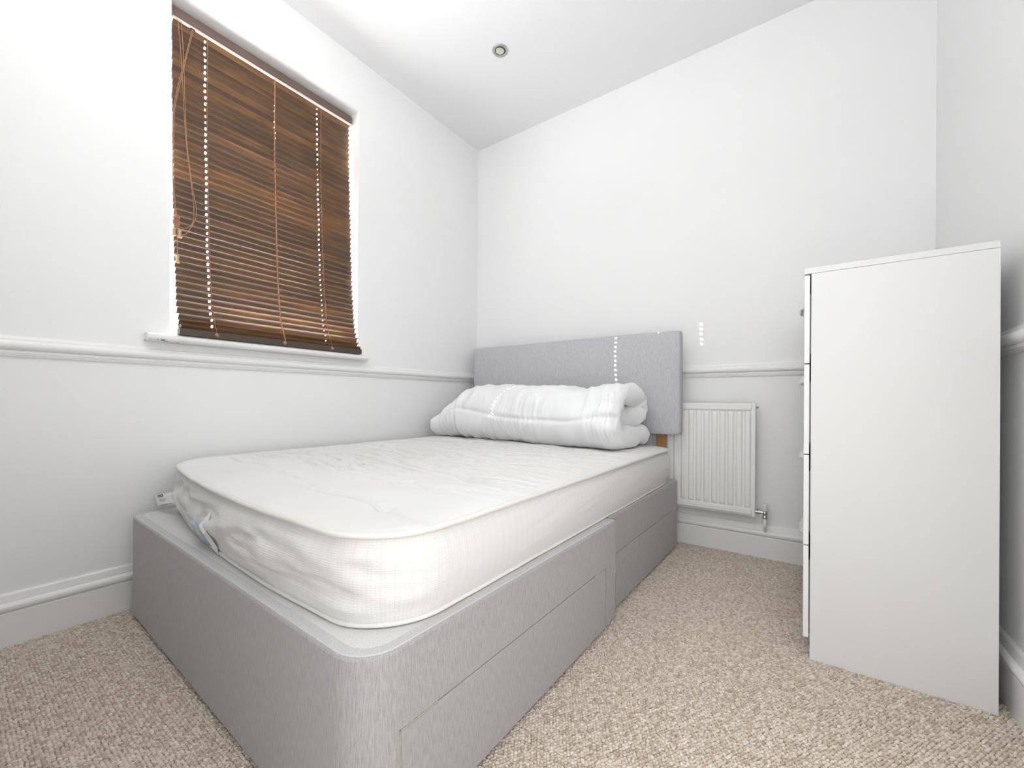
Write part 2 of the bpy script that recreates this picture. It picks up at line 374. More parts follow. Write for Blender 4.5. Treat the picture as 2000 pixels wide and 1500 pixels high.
# ------------------------------------------------------------------ carpet loops (stuff)
def carpet():
    p, q = 0.0082, 0.0070
    xs = np.arange(0.012, W - 0.012, p); ys = np.arange(YR + 0.005, -0.012, q)
    X, Y = np.meshgrid(xs, ys)
    X = X + (np.arange(len(ys)) % 2)[:, None] * p * 0.5
    X = X.ravel(); Y = Y.ravel()
    X = X + np.random.uniform(-.0012, .0012, X.shape); Y = Y + np.random.uniform(-.0012, .0012, Y.shape)
    keep = ~((X < 1.34) & (Y > -1.86)) & ~((X > 2.05) & (Y > -0.78)) & (X < W - 0.012)
    X, Y = X[keep], Y[keep]; n = len(X)
    k = 6
    a = np.arange(k) * 2 * math.pi / k
    tpl = [(math.cos(t), math.sin(t), 0.0) for t in a] + [(0.74 * math.cos(t + .5), 0.74 * math.sin(t + .5), 0.72) for t in a] + [(0, 0, 1.0)]
    tpl = np.array(tpl)
    tri = []
    for i in range(k):
        j = (i + 1) % k
        tri += [(i, j, k + i), (j, k + j, k + i), (k + i, k + j, 2 * k)]
    tri = np.array(tri)
    ang = math.radians(38) + np.random.normal(0, 0.35, n)
    la = np.random.uniform(0.0044, 0.0062, n); lb = np.random.uniform(0.0030, 0.0041, n); hz = np.random.uniform(0.0034, 0.0062, n)
    ca, sa = np.cos(ang), np.sin(ang)
    lx = tpl[None, :, 0] * la[:, None] + tpl[None, :, 2] * np.random.normal(0, 0.0010, n)[:, None]
    ly = tpl[None, :, 1] * lb[:, None] + tpl[None, :, 2] * np.random.normal(0, 0.0010, n)[:, None]
    V = np.empty((n, len(tpl), 3), np.float32)
    V[:, :, 0] = X[:, None] + ca[:, None] * lx - sa[:, None] * ly
    V[:, :, 1] = Y[:, None] + sa[:, None] * lx + ca[:, None] * ly
    V[:, :, 2] = tpl[None, :, 2] * hz[:, None] - 0.0004
    F = (tri[None] + (np.arange(n) * len(tpl))[:, None, None]).reshape(-1, 3).astype(np.int32)
    me = bpy.data.meshes.new('carpet_pile')
    me.vertices.add(n * len(tpl)); me.vertices.foreach_set('co', V.ravel())
    me.loops.add(F.size); me.loops.foreach_set('vertex_index', F.ravel())
    me.polygons.add(len(F)); me.polygons.foreach_set('loop_start', np.arange(0, F.size, 3, dtype=np.int32))
    me.polygons.foreach_set('use_smooth', np.ones(len(F), bool))
    at = me.attributes.new('yarn', 'FLOAT', 'POINT')
    at.data.foreach_set('value', np.repeat(np.clip(np.random.beta(1.6, 1.6, n), 0, 1), len(tpl)).astype(np.float32))
    me.update(calc_edges=True)
    o = finish('carpet_pile', me, M_PILE, FLOOR, inv=False)
    o['kind'] = 'stuff'; o['label'] = 'beige flecked loop pile of the carpet'
carpet()

# ================================================================== WINDOW
win = struct(empty('window_1', (-0.14, (WY0 + WY1) / 2, WZ0)), 'white framed window behind the brown blind', 'window')
fx0, fx1 = -0.175, -0.125
bm = bmesh.new(); fw_ = 0.05
add_box(bm, fx0, fx1, WY0, WY0 + fw_, WZ0, WZ1, 0.003); add_box(bm, fx0, fx1, WY1 - fw_, WY1, WZ0, WZ1, 0.003)
add_box(bm, fx0, fx1, WY0 + fw_, WY1 - fw_, WZ0, WZ0 + 0.05, 0.003); add_box(bm, fx0, fx1, WY0 + fw_, WY1 - fw_, WZ1 - 0.05, WZ1, 0.003)
obj('frame', bm, M_UPVC, win)
TZ0, TZ1 = 1.935, 2.005
box('transom', (fx0, fx1, WY0 + fw_, WY1 - fw_, TZ0, TZ1), M_UPVC, win, 0.003)
box('sun_block_bar', (fx0, fx1, -1.345, -1.255, TZ1, WZ1 - 0.05), M_UPVC, win, 0.003)  # unseen bar added to block sun through the upper slots
box('sun_block_bar', (fx0, fx1, -1.145, -1.075, WZ0 + 0.05, TZ0), M_UPVC, win, 0.003)  # unseen bar added to keep a sun streak off the headboard
for y0, y1, z0, z1 in ((WY0 + fw_, -1.145, WZ0 + 0.05, TZ0), (-1.075, WY1 - fw_, WZ0 + 0.05, TZ0), (WY0 + fw_, -1.345, TZ1, WZ1 - 0.05), (-1.255, WY1 - fw_, TZ1, WZ1 - 0.05)):
    box('pane', (-0.152, -0.148, y0, y1, z0, z1), M_GLASS, win)
# sill with rounded nose
prof = [(-0.125, 0.967), (0.036, 0.967), (0.044, 0.970), (0.049, 0.976), (0.050, 0.982), (0.048, 0.989), (0.042, 0.9945), (0.034, 0.996), (-0.125, 0.996)]
v = []; f = []
ys = [-1.886, -1.882, -0.966, -0.962]
bm = bmesh.new()
for y0, y1, x0 in ((-1.886, -0.962, 0.0), (WY0, WY1, -0.125)):
    pr = [(max(x, x0), z) if x0 == 0.0 else (min(x, 0.002), z) for x, z in prof]
    pr2 = []
    for q in pr:
        if not pr2 or q != pr2[-1]: pr2.append(q)
    A = [bm.verts.new((x, y0, z)) for x, z in pr2]; B = [bm.verts.new((x, y1, z)) for x, z in pr2]
    n = len(A)
    for i in range(n): bm.faces.new((A[i], A[(i + 1) % n], B[(i + 1) % n], B[i]))
    bm.faces.new(A); bm.faces.new(B[::-1])
obj('window_sill', bm, M_SILL, win)

# ================================================================== VENETIAN BLIND
blind = tag(empty('venetian_blind', (-0.02, -1.4025, 1.0)), 'brown wood-effect venetian blind hanging closed over the window', 'blind')
BY0, BY1 = -1.790, -1.015
LAD = {'L': -1.680, 'M': -1.415, 'R': -1.185}
zt, zb = 2.262, 1.020
def bx_at(z):  # the blind leans out over the sill
    return float(np.interp(z, [1.02, 1.05, 1.11, 1.17, 1.24, 1.42, 1.74, 1.92, 2.26], [0.033, 0.022, 0.004, -0.011, -0.020, -0.038, -0.056, -0.066, -0.073]))
# head rail
bm = bmesh.new()
prof = [(-0.098, 2.264), (-0.052, 2.264), (-0.0495, 2.270), (-0.0490, 2.285), (-0.0505, 2.298), (-0.055, 2.306), (-0.098, 2.306)]
A = [bm.verts.new((x, BY0 - 0.006, z)) for x, z in prof]; B = [bm.verts.new((x, BY1 + 0.006, z)) for x, z in prof]
n = len(A)
for i in range(n): bm.faces.new((A[i], A[(i + 1) % n], B[(i + 1) % n], B[i]))
bm.faces.new(A); bm.faces.new(B[::-1])
hr = obj('head_rail', bm, M_HRAIL, blind); hr['label'] = 'brown metal head rail'
bm = bmesh.new()
add_box(bm, -0.095, -0.056, BY0 - 0.004, BY1 + 0.004, 2.2615, 2.2645)
add_box(bm, -0.058, -0.0525, BY0 - 0.004, BY1 + 0.004, 2.2595, 2.2645, 0.001)
o = obj('rail_underside', bm, M_HRAILW, blind); o['label'] = 'pale underside lip of the head rail'
bm = bmesh.new()
add_box(bm, -0.080, -0.060, -1.782, -1.762, 2.2585, 2.262, 0.001)
o = obj('cord_guide', bm, M_CAP, blind)
bm = bmesh.new(); add_lathe(bm, [(0.0, -0.003), (0.009, -0.003), (0.011, 0.0), (0.011, 0.004)], (-0.070, -1.726, 2.260), n=14)
obj('cord_lock', bm, M_DARK, blind)
# slats
def slat_mesh(name, holes):
    bm = bmesh.new(); L = BY1 - BY0; w = 0.0315; NS = 12
    yc = (BY0 + BY1) / 2
    ys_ = [-L / 2, L / 2]; hs = []
    for h in holes:
        c = LAD[h] + {'L': 0.0, 'M': 0.012, 'R': -0.010}[h] - yc; k_ = {'L': 0.0034, 'M': 0.0021, 'R': 0.0030}[h]; hs.append((c - k_, c + k_)); ys_ += [c - k_, c + k_]
    rng = [{'L': (4, 8), 'M': (5, 8), 'R': (5, 8)}[h] for h in holes]
    ys_ = sorted(ys_)
    g = []
    for y in ys_:
        row = []
        for i in range(NS + 1):
            t = i / NS - 0.5
            row.append(bm.verts.new((-0.0060 * (1 - 4 * t * t) + 0.0030, y, w * t)))
        g.append(row)
    for j in range(len(ys_) - 1):
        ym = (ys_[j] + ys_[j + 1]) / 2
        inh = any(a < ym < b for a, b in hs)
        for i in range(NS):
            if inh and any(a < ym < b and lo <= i < hi for (a, b), (lo, hi) in zip(hs, rng)): continue  # routed slot
            bm.faces.new((g[j][i], g[j][i + 1], g[j + 1][i + 1], g[j + 1][i]))
    bmesh.ops.recalc_face_normals(bm, faces=bm.faces)
    bmesh.ops.solidify(bm, geom=list(bm.faces), thickness=0.0017)
    bmesh.ops.recalc_face_normals(bm, faces=bm.faces)
    me = bpy.data.meshes.new(name); bm.to_mesh(me); bm.free(); me.materials.append(M_SLAT)
    return me
SL_A = slat_mesh('slat', 'LR'); SL_B = slat_mesh('slat_three_slots', 'LMR')
NSL = 47
tilt = math.radians(25)
zc0, zc1 = 2.246, 1.047
slat_z = []
for i in range(NSL):
    z = zc0 + (zc1 - zc0) * i / (NSL - 1); slat_z.append(z)
    me = SL_B if 1.985 < z < 2.16 else SL_A
    o = bpy.data.objects.new('slat', me); COL.objects.link(o); o.parent = blind
    o.matrix_parent_inverse = blind.matrix_basis.inverted()
    x = bx_at(z)
    y = (BY0 + BY1) / 2 + random.uniform(-0.0016, 0.0016)
    # room edge up, outer edge down; hollow side to the room
    o.matrix_basis = Matrix.Translation((x, y, z)) @ Matrix.Rotation(random.uniform(-0.0016, 0.0016), 4, 'X') @ Matrix.Rotation(tilt + math.radians(9) * min(1, max(0, (i - 28) / 14)) + random.uniform(-0.035, 0.035), 4, 'Y')
for k in range(4):   # spare slats stacked flat on the bottom rail
    o = bpy.data.objects.new('slat', SL_A); COL.objects.link(o); o.parent = blind
    o.matrix_parent_inverse = blind.matrix_basis.inverted()
    z = 1.0255 + k * 0.0030
    o.matrix_basis = Matrix.Translation((0.034 - k * 0.0008, (BY0 + BY1) / 2 + random.uniform(-.002, .002), z)) @ Matrix.Rotation(math.radians(84 - k * 3), 4, 'Y')
o = box('bottom_rail', (0.018, 0.0525, BY0 - 0.004, BY1 + 0.006, 0.9965, 1.0225), M_BRAIL, blind, 0.003); o['label'] = 'dark brown bottom rail'
rail = o
for h in LAD.values():
    bm = bmesh.new(); add_lathe(bm, [(0.0, 0.0050), (0.004, 0.0046), (0.0068, 0.0030), (0.0080, 0.0), (0.0080, -0.003)], (0.0525, h + 0.006, 1.010), 'X', 14)
    o = obj('plug', bm, M_PLUG, rail, True, inv=False)
    o.matrix_parent_inverse = (blind.matrix_basis.inverted()).copy() if False else Matrix.Identity(4)
    o.matrix_basis = blind.matrix_basis.copy() @ Matrix.Identity(4) if False else Matrix.Identity(4)
# ladders with rungs
for nm, h in LAD.items():
    bm = bmesh.new(); cr_r = 0.0026 if nm == 'M' else 0.0009; h = h + (0.003 if nm == 'M' else 0.0)
    dx, dz = math.sin(tilt) * 0.0165, math.cos(tilt) * 0.0165
    front = [(bx_at(z) + dx + 0.001, h + 0.0045, z) for z in (2.262, 1.6, 1.0)]
    add_tube(bm, [(bx_at(2.262) + 0.012, h + 0.0045, 2.262), (bx_at(1.92) + dx, h + 0.0045, 1.92), (bx_at(1.6) + dx, h + 0.0045, 1.6), (bx_at(1.3) + dx, h + 0.0045, 1.3), (bx_at(1.12) + dx, h + 0.0045, 1.12), (0.0535, h + 0.0050, 1.022), (0.0540, h + 0.0052, 1.010)], cr_r, 6)
    add_tube(bm, [(bx_at(2.262) - 0.012, h + 0.0045, 2.262), (bx_at(1.6) - dx, h + 0.0045, 1.6), (bx_at(1.2) - dx, h + 0.0045, 1.2), (0.020, h + 0.0050, 1.022)], 0.0007, 5)
    for z in slat_z:
        x = bx_at(z)
        add_tube(bm, [(x + dx, h + 0.0045, z + dz), (x - dx + 0.003, h + 0.0030, z - dz + 0.001)], 0.0006, 4)
    obj('ladder_cord', bm, M_CORD, blind)
# pull cords
def cord(pts, r=0.0011):
    # smooth path
    P = [Vector(p) for p in pts]; out = []
    for i in range(len(P) - 1):
        p0 = P[max(i - 1, 0)]; p1 = P[i]; p2 = P[i + 1]; p3 = P[min(i + 2, len(P) - 1)]
        for t in [k / 8 for k in range(8)]:
            out.append(0.5 * ((2 * p1) + (p2 - p0) * t + (2 * p0 - 5 * p1 + 4 * p2 - p3) * t * t + (3 * p1 - p0 - 3 * p2 + p3) * t ** 3))
    out.append(P[-1]); return out
cx = -0.018
for pts in (
    [(-0.060, -1.776, 2.262), (-0.040, -1.770, 2.10), (cx, -1.761, 1.80), (cx + .004, -1.744, 1.62), (cx + .006, -1.734, 1.52), (cx + .006, -1.738, 1.455), (cx + .006, -1.758, 1.428), (cx + .005, -1.778, 1.425), (cx + .004, -1.788, 1.44)],
    [(-0.060, -1.765, 2.262), (-0.040, -1.762, 2.10), (cx, -1.758, 1.80), (cx + .005, -1.742, 1.62), (cx + .008, -1.728, 1.53), (cx + .009, -1.728, 1.48), (cx + .008, -1.738, 1.448), (cx + .007, -1.760, 1.402), (cx + .007, -1.778, 1.400), (cx + .006, -1.787, 1.425)],
    [(-0.062, -1.728, 2.260), (-0.035, -1.760, 2.10), (-0.015, -1.785, 1.98), (0.000, -1.804, 1.86), (0.000, -1.806, 1.70), (-0.005, -1.802, 1.56), (cx, -1.790, 1.46)],
    [(-0.062, -1.724, 2.260), (-0.033, -1.757, 2.10), (-0.013, -1.781, 1.98), (0.002, -1.801, 1.86), (0.002, -1.803, 1.70), (-0.003, -1.799, 1.56), (cx, -1.786, 1.46)],
    [(cx + .004, -1.786, 1.44), (cx + .006, -1.786, 1.36), (cx + .006, -1.7855, 1.310)]):
    bm = bmesh.new(); add_tube(bm, cord(pts), 0.0011, 6); obj('pull_cord', bm, M_CORD, blind, True)
# knotted bunch of cord
bm = bmesh.new(); kp = []
for i in range(150):
    t = i / 149
    kp.append((cx + 0.006 + 0.006 * math.sin(i * 0.9) * (1 - .3 * t), -1.789 + 0.008 * math.cos(i * 0.74) + 0.004 * math.sin(i * .31), 1.462 - 0.038 * t + 0.006 * math.sin(i * 0.55)))
add_tube(bm, kp, 0.0012, 5); o = obj('cord_knot', bm, M_CORD, blind, True); o['label'] = 'tangled knot of tan pull cord'
for (x, y, z) in ((cx + .006, -1.7855, 1.282), (cx + .007, -1.779, 1.382), (cx + .004, -1.796, 1.386)):
    bm = bmesh.new()
    add_lathe(bm, [(0.0, 0.030), (0.0055, 0.0295), (0.0066, 0.027), (0.0058, 0.020), (0.0052, 0.014), (0.0062, 0.007), (0.0080, 0.003), (0.0076, 0.0003), (0.0045, 0.0), (0.0035, 0.004), (0.0, 0.004)], (x, y, z), 'Z', 16)
    o = obj('tassel', bm, M_TASSEL, blind, True); o['label'] = 'translucent brown cord tassel'

# ================================================================== DIVAN BED
BX, BYF, BROT = 0.055, -1.934, -0.0202
bed = tag(empty('divan_bed', (BX, BYF, 0), BROT), 'grey fabric double divan bed with drawers and padded headboard', 'bed')
XF, XH = 1.379, 1.354        # right faces of the foot and head sections
YS, YE = 0.983, 1.858        # seam between sections, head end
def bp_(p): return p
def outline(x0, x1, y0, y1, rs, off=0.0, seg=10):
    """counter-clockwise from the front-left; rs = corner radii (FL, FR, BR, BL)"""
    pts = []
    cs = ((x0, y0, 1, 1, 180), (x1, y0, -1, 1, 270), (x1, y1, -1, -1, 0), (x0, y1, 1, -1, 90))
    for (x, y, sx, sy, a0), r in zip(cs, rs):
        rr = max(r - off, 0.0006); cxx, cyy = x + sx * max(r, off + 0.0006), y + sy * max(r, off + 0.0006)
        for k in range(seg + 1):
            a = math.radians(a0 + 90 * k / seg)
            pts.append((cxx + rr * math.cos(a), cyy + rr * math.sin(a)))
    return pts
def loft(bm, rings, cap0=True, cap1=True):
    R = [[bm.verts.new(p) for p in r] for r in rings]
    for A, B in zip(R, R[1:]):
        n = len(A)
        for i in range(n): bm.faces.new((A[i], A[(i + 1) % n], B[(i + 1) % n], B[i]))
    if cap0: bm.faces.new(R[0][::-1])
    if cap1: bm.faces.new(R[-1])
def zr(pts, z): return [(x, y, z) for x, y in pts]
def notch_outline(x0, x1, y0, y1, rs, d0, d1, dep):
    pts = outline(x0, x1, y0, y1, rs)
    n = len(pts) // 4
    return pts[:2 * n] + [(x1, d0), (x1 - dep, d0), (x1 - dep, d1), (x1, d1)] + pts[2 * n:]
BZ0, BZ1, DZT = 0.020, 0.349, 0.212
for (x1, y0, y1, rs, d0, d1) in ((XF, 0.0, YS, (0.055, 0.075, 0.004, 0.004), 0.074, 0.903), (XH, YS + 0.004, YE, (0.004, 0.004, 0.006, 0.006), 1.040, 1.838)):
    bm = bmesh.new()
    loft(bm, [zr(notch_outline(0, x1, y0, y1, rs, d0, d1, 0.022), z) for z in (BZ0, DZT)])
    loft(bm, [zr(outline(0, x1, y0, y1, rs, o_), z) for z, o_ in ((DZT, 0), (0.3425, 0), (0.3462, 0.0015), (0.3485, 0.0045))])
    sec = obj('base_section', bm, M_DIVAN, bed, inv=False)
    # fabric binding folded over the top edge
    bm = bmesh.new(); oo = [(0.0040, 0.3482), (0.0060, 0.3497), (0.0240, 0.3500), (0.0260, 0.3488)]
    loft(bm, [zr(outline(0, x1, y0, y1, rs, o_), z) for o_, z in oo], False, False)
    o = obj('edge_binding', bm, M_BIND, sec, inv=False); o['label'] = 'grey fabric edge folded over the top, lightened as if lit from above'
    bm = bmesh.new(); loft(bm, [zr(outline(0, x1, y0, y1, rs, 0.0245), 0.3470), zr(outline(0, x1, y0, y1, rs, 0.0245), 0.3494)])
    o = obj('top_cover', bm, M_SLIP, sec, inv=False); o['label'] = 'off-white dotted anti-slip cloth top'
    for gx, gy in ((0.06, y0 + 0.08), (x1 - 0.06, y0 + 0.08), (0.06, y1 - 0.05), (x1 - 0.045, y1 - 0.035)):
        bm = bmesh.new(); add_lathe(bm, [(0.014, 0.0), (0.016, 0.004), (0.016, 0.021)], (gx, gy, 0), 'Z', 12)
        o = obj('glide', bm, M_DARK, sec, inv=False)
    # drawer
    g = 0.0022
    bm = bmesh.new(); add_box(bm, x1 - 0.0205, x1 + 0.0010, d0 + g, d1 - g, BZ0 - 0.006, DZT - 0.0028, 0.0055, 3)
    dr = obj('drawer', bm, M_DIVAN, bed, inv=False, smooth=False)
    for ya, sgn in ((d0, 1), (d1, -1)):
        bm = bmesh.new(); Lh = 0.085
        ys2 = sorted((ya, ya + sgn * Lh)); add_box(bm, x1 - 0.018, x1 + 0.0014, ys2[0], ys2[1], DZT - 0.0025, DZT - 0.0003)
        ys2 = sorted((ya, ya + sgn * 0.0022)); add_box(bm, x1 - 0.018, x1 + 0.0014, ys2[0], ys2[1], DZT - 0.070, DZT - 0.0003)
        o = obj('corner_trim', bm, M_TRIMMETAL, dr, inv=False); o['label'] = 'pale metal corner trim of the drawer'
# headboard
hx0, hx1, hz0, hz1, hyf, hyb = -0.012, 1.377, 0.583, 1.117, 1.801, 1.853
NX, NZ = 56, 28
def hb_mesh():
    bm = bmesh.new()
    W2, H2, D = (hx1 - hx0) / 2, (hz1 - hz0) / 2, hyb - hyf
    cxm, czm = (hx0 + hx1) / 2, (hz0 + hz1) / 2
    r = 0.016
    rings = []
    for inset, dep in ((0.0, D), (0.0, r + 0.002), (0.0012, r * 0.55), (0.0045, r * 0.22), (0.010, 0.003), (0.020, 0.0)):
        rings.append((inset, dep))
    per = []
    for i in range(NX): per.append((-1 + 2 * i / NX, -1))
    for i in range(NZ): per.append((1, -1 + 2 * i / NZ))
    for i in range(NX): per.append((1 - 2 * i / NX, 1))
    for i in range(NZ): per.append((-1, 1 - 2 * i / NZ))
    R = []
    for inset, dep in rings:
        ring = []
        for u, w in per:
            # slight corner rounding
            px, pz = u * (W2 - inset), w * (H2 - inset)
            cr_ = 0.012
            qx, qz = abs(px) - (W2 - inset - cr_), abs(pz) - (H2 - inset - cr_)
            if qx > 0 and qz > 0:
                l = math.hypot(qx, qz); s_ = cr_ / max(l, 1e-6)
                if s_ < 1: px = math.copysign(W2 - inset - cr_ + qx * s_, px); pz = math.copysign(H2 - inset - cr_ + qz * s_, pz)
            ring.append(bm.verts.new((cxm + px, hyf + dep, czm + pz)))
        R.append(ring)
    n = len(per)
    for A, B in zip(R, R[1:]):
        for i in range(n): bm.faces.new((A[i], A[(i + 1) % n], B[(i + 1) % n], B[i]))
    bm.faces.new(R[0])
    # front grid, softly padded
    G = {}
    ins = rings[-1][0]
    for i in range(NX + 1):
        for j in range(NZ + 1):
            if i in (0, NX) or j in (0, NZ): continue
            u, w = -1 + 2 * i / NX, -1 + 2 * j / NZ
            puff = 0.006 * (1 - abs(u) ** 6) * (1 - abs(w) ** 4) + 0.0012 * noise.noise((u * 4, w * 3, 0.3))
            G[i, j] = bm.verts.new((cxm + u * (W2 - ins), hyf - puff, czm + w * (H2 - ins)))
    last = R[-1]
    for i in range(NX + 1): G[i, 0] = last[i % n]; G[NX - i, NZ] = last[NX + NZ + i]
    for j in range(NZ + 1): G[NX, j] = last[NX + j]; G[0, NZ - j] = last[(2 * NX + NZ + j) % n]
    for i in range(NX):
        for j in range(NZ):
            bm.faces.new((G[i, j], G[i + 1, j], G[i + 1, j + 1], G[i, j + 1]))
    return bm
hb = obj('headboard', hb_mesh(), M_HEAD, bed, True, inv=False); hb['label'] = 'plain padded headboard in pale grey fabric'
for sx in (0.105, 1.268):
    o = box('strut', (sx - 0.022, sx + 0.022, 1.8585, 1.8785, 0.12, 0.80), M_WOOD, hb, 0.002, inv=False); o['label'] = 'amber wooden headboard strut'
# ================================================================== MATTRESS
MX0, MX1, MY0, MY1 = 0.055, 1.425, -1.882, -0.175
MZ0, MZT = 0.3505, 0.516
mcx, mcy = (MX0 + MX1) / 2, (MY0 + MY1) / 2
hwx, hwy = (MX1 - MX0) / 2, (MY1 - MY0) / 2
mloc = Matrix.Translation((mcx, mcy, 0)) @ Matrix.Rotation(BROT * 0.6, 4, 'Z')
TUFT = [(-0.41, -0.66), (-0.125, -0.53), (0.13, -0.70), (-0.25, -0.38), (0.33, -0.56), (0.51, -0.72), (0.19, -0.29), (0.43, -0.40), (0.62, -0.30),
        (-0.48, -0.20), (-0.05, -0.16), (0.33, -0.08), (-0.30, 0.05), (0.10, 0.10), (0.50, 0.14), (-0.48, 0.28), (0.25, 0.30), (0.52, 0.42)]
def rr_half(v, side=1):      # half width of the rounded rectangle at row v (v measured from centre)
    r = (0.135 if side > 0 else 0.17) if v < 0 else 0.10
    d = abs(v) - (hwy - r)
    return hwx - r + math.sqrt(max(r * r - d * d, 0.0)) if d > 0 else hwx
def foot_bulge(x): return -0.035 + 0.027 * ((x - 0.3) / 0.5) ** 2
def crease(x, y):
    z = 0.0
    for i, (tx, ty) in enumerate(TUFT):
        dx_, dy_ = x - tx, y - ty
        rr = math.hypot(dx_, dy_)
        if rr < 0.30:
            z -= 0.011 * math.exp(-(rr / 0.014) ** 2)
            z -= 0.005 * math.exp(-(rr / 0.06) ** 2)
            # creases run across the bed from each tuft
            wav = 0.007 * math.sin(dx_ * 15 + i * 1.7) * min(1, abs(dx_) / .06)
            z -= 0.0175 * math.exp(-((dy_ - wav - dx_ * 0.10 * math.sin(i * 2.3)) / 0.0050) ** 2) * math.exp(-(abs(dx_) / 0.17) ** 2)
    amp = min(1, max(0, (y + hwy - 0.22 - 0.12 * noise.noise((x * 3, 0, 5))) / 0.18))
    edge = min(1, max(0, (hwx - abs(x) - 0.02) / 0.14))
    n1 = noise.noise((x * 4.2 + 3, y * 26 + 1.2 * math.sin(x * 5), 0.0))
    n2 = noise.noise((x * 6.5 + 13, y * 40 + 1.0 * math.sin(x * 7), 4.0))
    rid = -(max(0, 0.13 - abs(n1)) / 0.13) ** 2 * 0.0165 - (max(0, 0.11 - abs(n2)) / 0.11) ** 2 * 0.0060
    z += rid * amp * (0.35 + 0.65 * edge) + 0.0080 * n1 * amp
    z += 0.004 * noise.noise((x * 2.2, y * 2.2, 9.0))
    return z
def top_z(x, y):
    u = min(1, abs(x) / max(rr_half(y, 1 if x > 0 else -1), 1e-4)); v = min(1, abs(y) / hwy)
    e = (1 - u ** 10) * (1 - v ** 14)
    crown = 0.016 * (1 - u ** 4) * (1 - v ** 6)
    de = min(hwx * (1 - u), hwy * (1 - v))
    return MZT + 0.006 * min(1, de / 0.02) + crown + crease(x, y) * min(1, de / 0.06)
def mattress():
    nx, ny = 170, 0
    # rows denser near the ends
    rows = []
    k = 24
    for i in range(k): rows.append(-hwy + 0.17 * (1 - math.cos(i / k * math.pi / 2)))
    a, b = -hwy + 0.17, hwy - 0.10
    m = 430
    for i in range(m): rows.append(a + (b - a) * i / m)
    for i in range(k + 1): rows.append(hwy - 0.10 * (1 - math.sin(i / k * math.pi / 2)))
    ny = len(rows) - 1
    bm = bmesh.new(); uvl = bm.loops.layers.uv.new('UVMap')
    G = []
    def place(x, y, z):
        fy = max(0.0, (-y - hwy + 0.5) / 0.5) ** 2
        return (x, y + foot_bulge(x) * fy, z)
    for y in rows:
        w = rr_half(y, 1); wl = rr_half(y, -1)
        r = []
        for i in range(nx + 1):
            x = -wl + (w + wl) * i / nx
            r.append(bm.verts.new(place(x, y, top_z(x, y))))
        G.append(r)
    for j in range(ny):
        for i in range(nx):
            f = bm.faces.new((G[j][i], G[j][i + 1], G[j + 1][i + 1], G[j + 1][i])); f.material_index = 0; f.smooth = True
    loop = [G[0][i] for i in range(nx + 1)] + [G[j][nx] for j in range(1, ny + 1)] + [G[ny][i] for i in range(nx - 1, -1, -1)] + [G[j][0] for j in range(ny - 1, 0, -1)]
    n = len(loop); P = [v.co.copy() for v in loop]
    arc = [0.0]
    for i in range(n): arc.append(arc[-1] + (P[(i + 1) % n] - P[i]).length)
    R = [loop]; NR = 22
    Nn = []
    for i in range(n):
        t = (P[(i + 2) % n] - P[(i - 2) % n]); t.z = 0; t.normalize(); Nn.append(Vector((t.y, -t.x, 0)))
    zlist = [MZT]
    for r_ in range(1, NR + 1):
        t = r_ / NR; ring = []
        for i in range(n):
            p = P[i]; nn = Nn[i]
            foot = max(0, -nn.y); left = max(0, -nn.x)
            amp = 0.15 + 0.85 * min(1, foot * 1.3)
            bul = 0.016 * math.sin(math.pi * min(1, t * 1.02)) ** 0.8 - 0.010 * t ** 3 - (0.020 * t * left + 0.010 * left * math.sin(math.pi * t))
            # folds in the border, strongest at the foot
            sarc = arc[i]
            w1 = noise.noise((sarc * 4.0 + t * 2.6, t * 2.2, 1.0)); w2 = noise.noise((sarc * 10 - t * 2.0, t * 5.0, 7.0))
            fold = 0.020 * w1 + 0.008 * w2 - 0.010 * (max(0, 0.22 - abs(noise.noise((sarc * 3.2 + t * 1.2, t * 3.6, 3.0)))) / 0.22) ** 2
            if p.x < 0.05: fold += 0.0055 * math.sin(sarc * 46 + 3 * t) * min(1, max(0, (0.05 - p.x) / .3)) * (0.6 + 0.4 * math.sin(t * 9))
            fold *= math.sin(math.pi * t) * amp
            z = MZT - 0.003 + (MZ0 - MZT + 0.003) * t
            q = p + nn * (bul + fold - 0.004 * (t < 0.1))
            # rounded foot right corner sits slightly further in at the base
            q.z = z
            ring.append(bm.verts.new(q))
        R.append(ring)
    for r_ in range(NR):
        for i in range(n):
            j = (i + 1) % n
            f = bm.faces.new((R[r_][i], R[r_ + 1][i], R[r_ + 1][j], R[r_][j])); f.material_index = 1; f.smooth = True
            t0, t1 = r_ / NR * 0.17, (r_ + 1) / NR * 0.17
            for l, uv in zip(f.loops, ((arc[i], t0), (arc[i], t1), (arc[i + 1], t1), (arc[i + 1], t0))): l[uvl].uv = uv
    f = bm.faces.new(R[-1]); f.material_index = 1
    me = bpy.data.meshes.new('mattress')
    bmesh.ops.recalc_face_normals(bm, faces=bm.faces)
    bot = [v.co.copy() for v in R[-1]]; bm.to_mesh(me); bm.free()
    me.materials.append(M_TICK); me.materials.append(M_SIDE)
    o = bpy.data.objects.new('mattress', me); COL.objects.link(o); o.matrix_basis = mloc
    tag(o, 'bare white tufted mattress on the grey divan base', 'mattress')
    # piping along the top edge and the bottom edge
    def pipe(pts, rad, nm):
        pp = [Vector(q) for q in pts]
        L = 0; keep = [pp[0]]
        for q in pp[1:]:
            if (q - keep[-1]).length > 0.010: keep.append(q)
        if (keep[-1] - keep[0]).length < 0.008: keep.pop()
        bm2 = bmesh.new(); add_tube(bm2, keep, rad, 8, closed=True)
        return obj(nm, bm2, M_PIPE, o, True, inv=False)
    tp = [p + Nn[i] * 0.0035 + Vector((0, 0, 0.0015 + 0.0022 * noise.noise((arc[i] * 9, 0, 2)) - p.z + MZT)) for i, p in enumerate(P)]
    pipe(tp, 0.0062, 'piping')
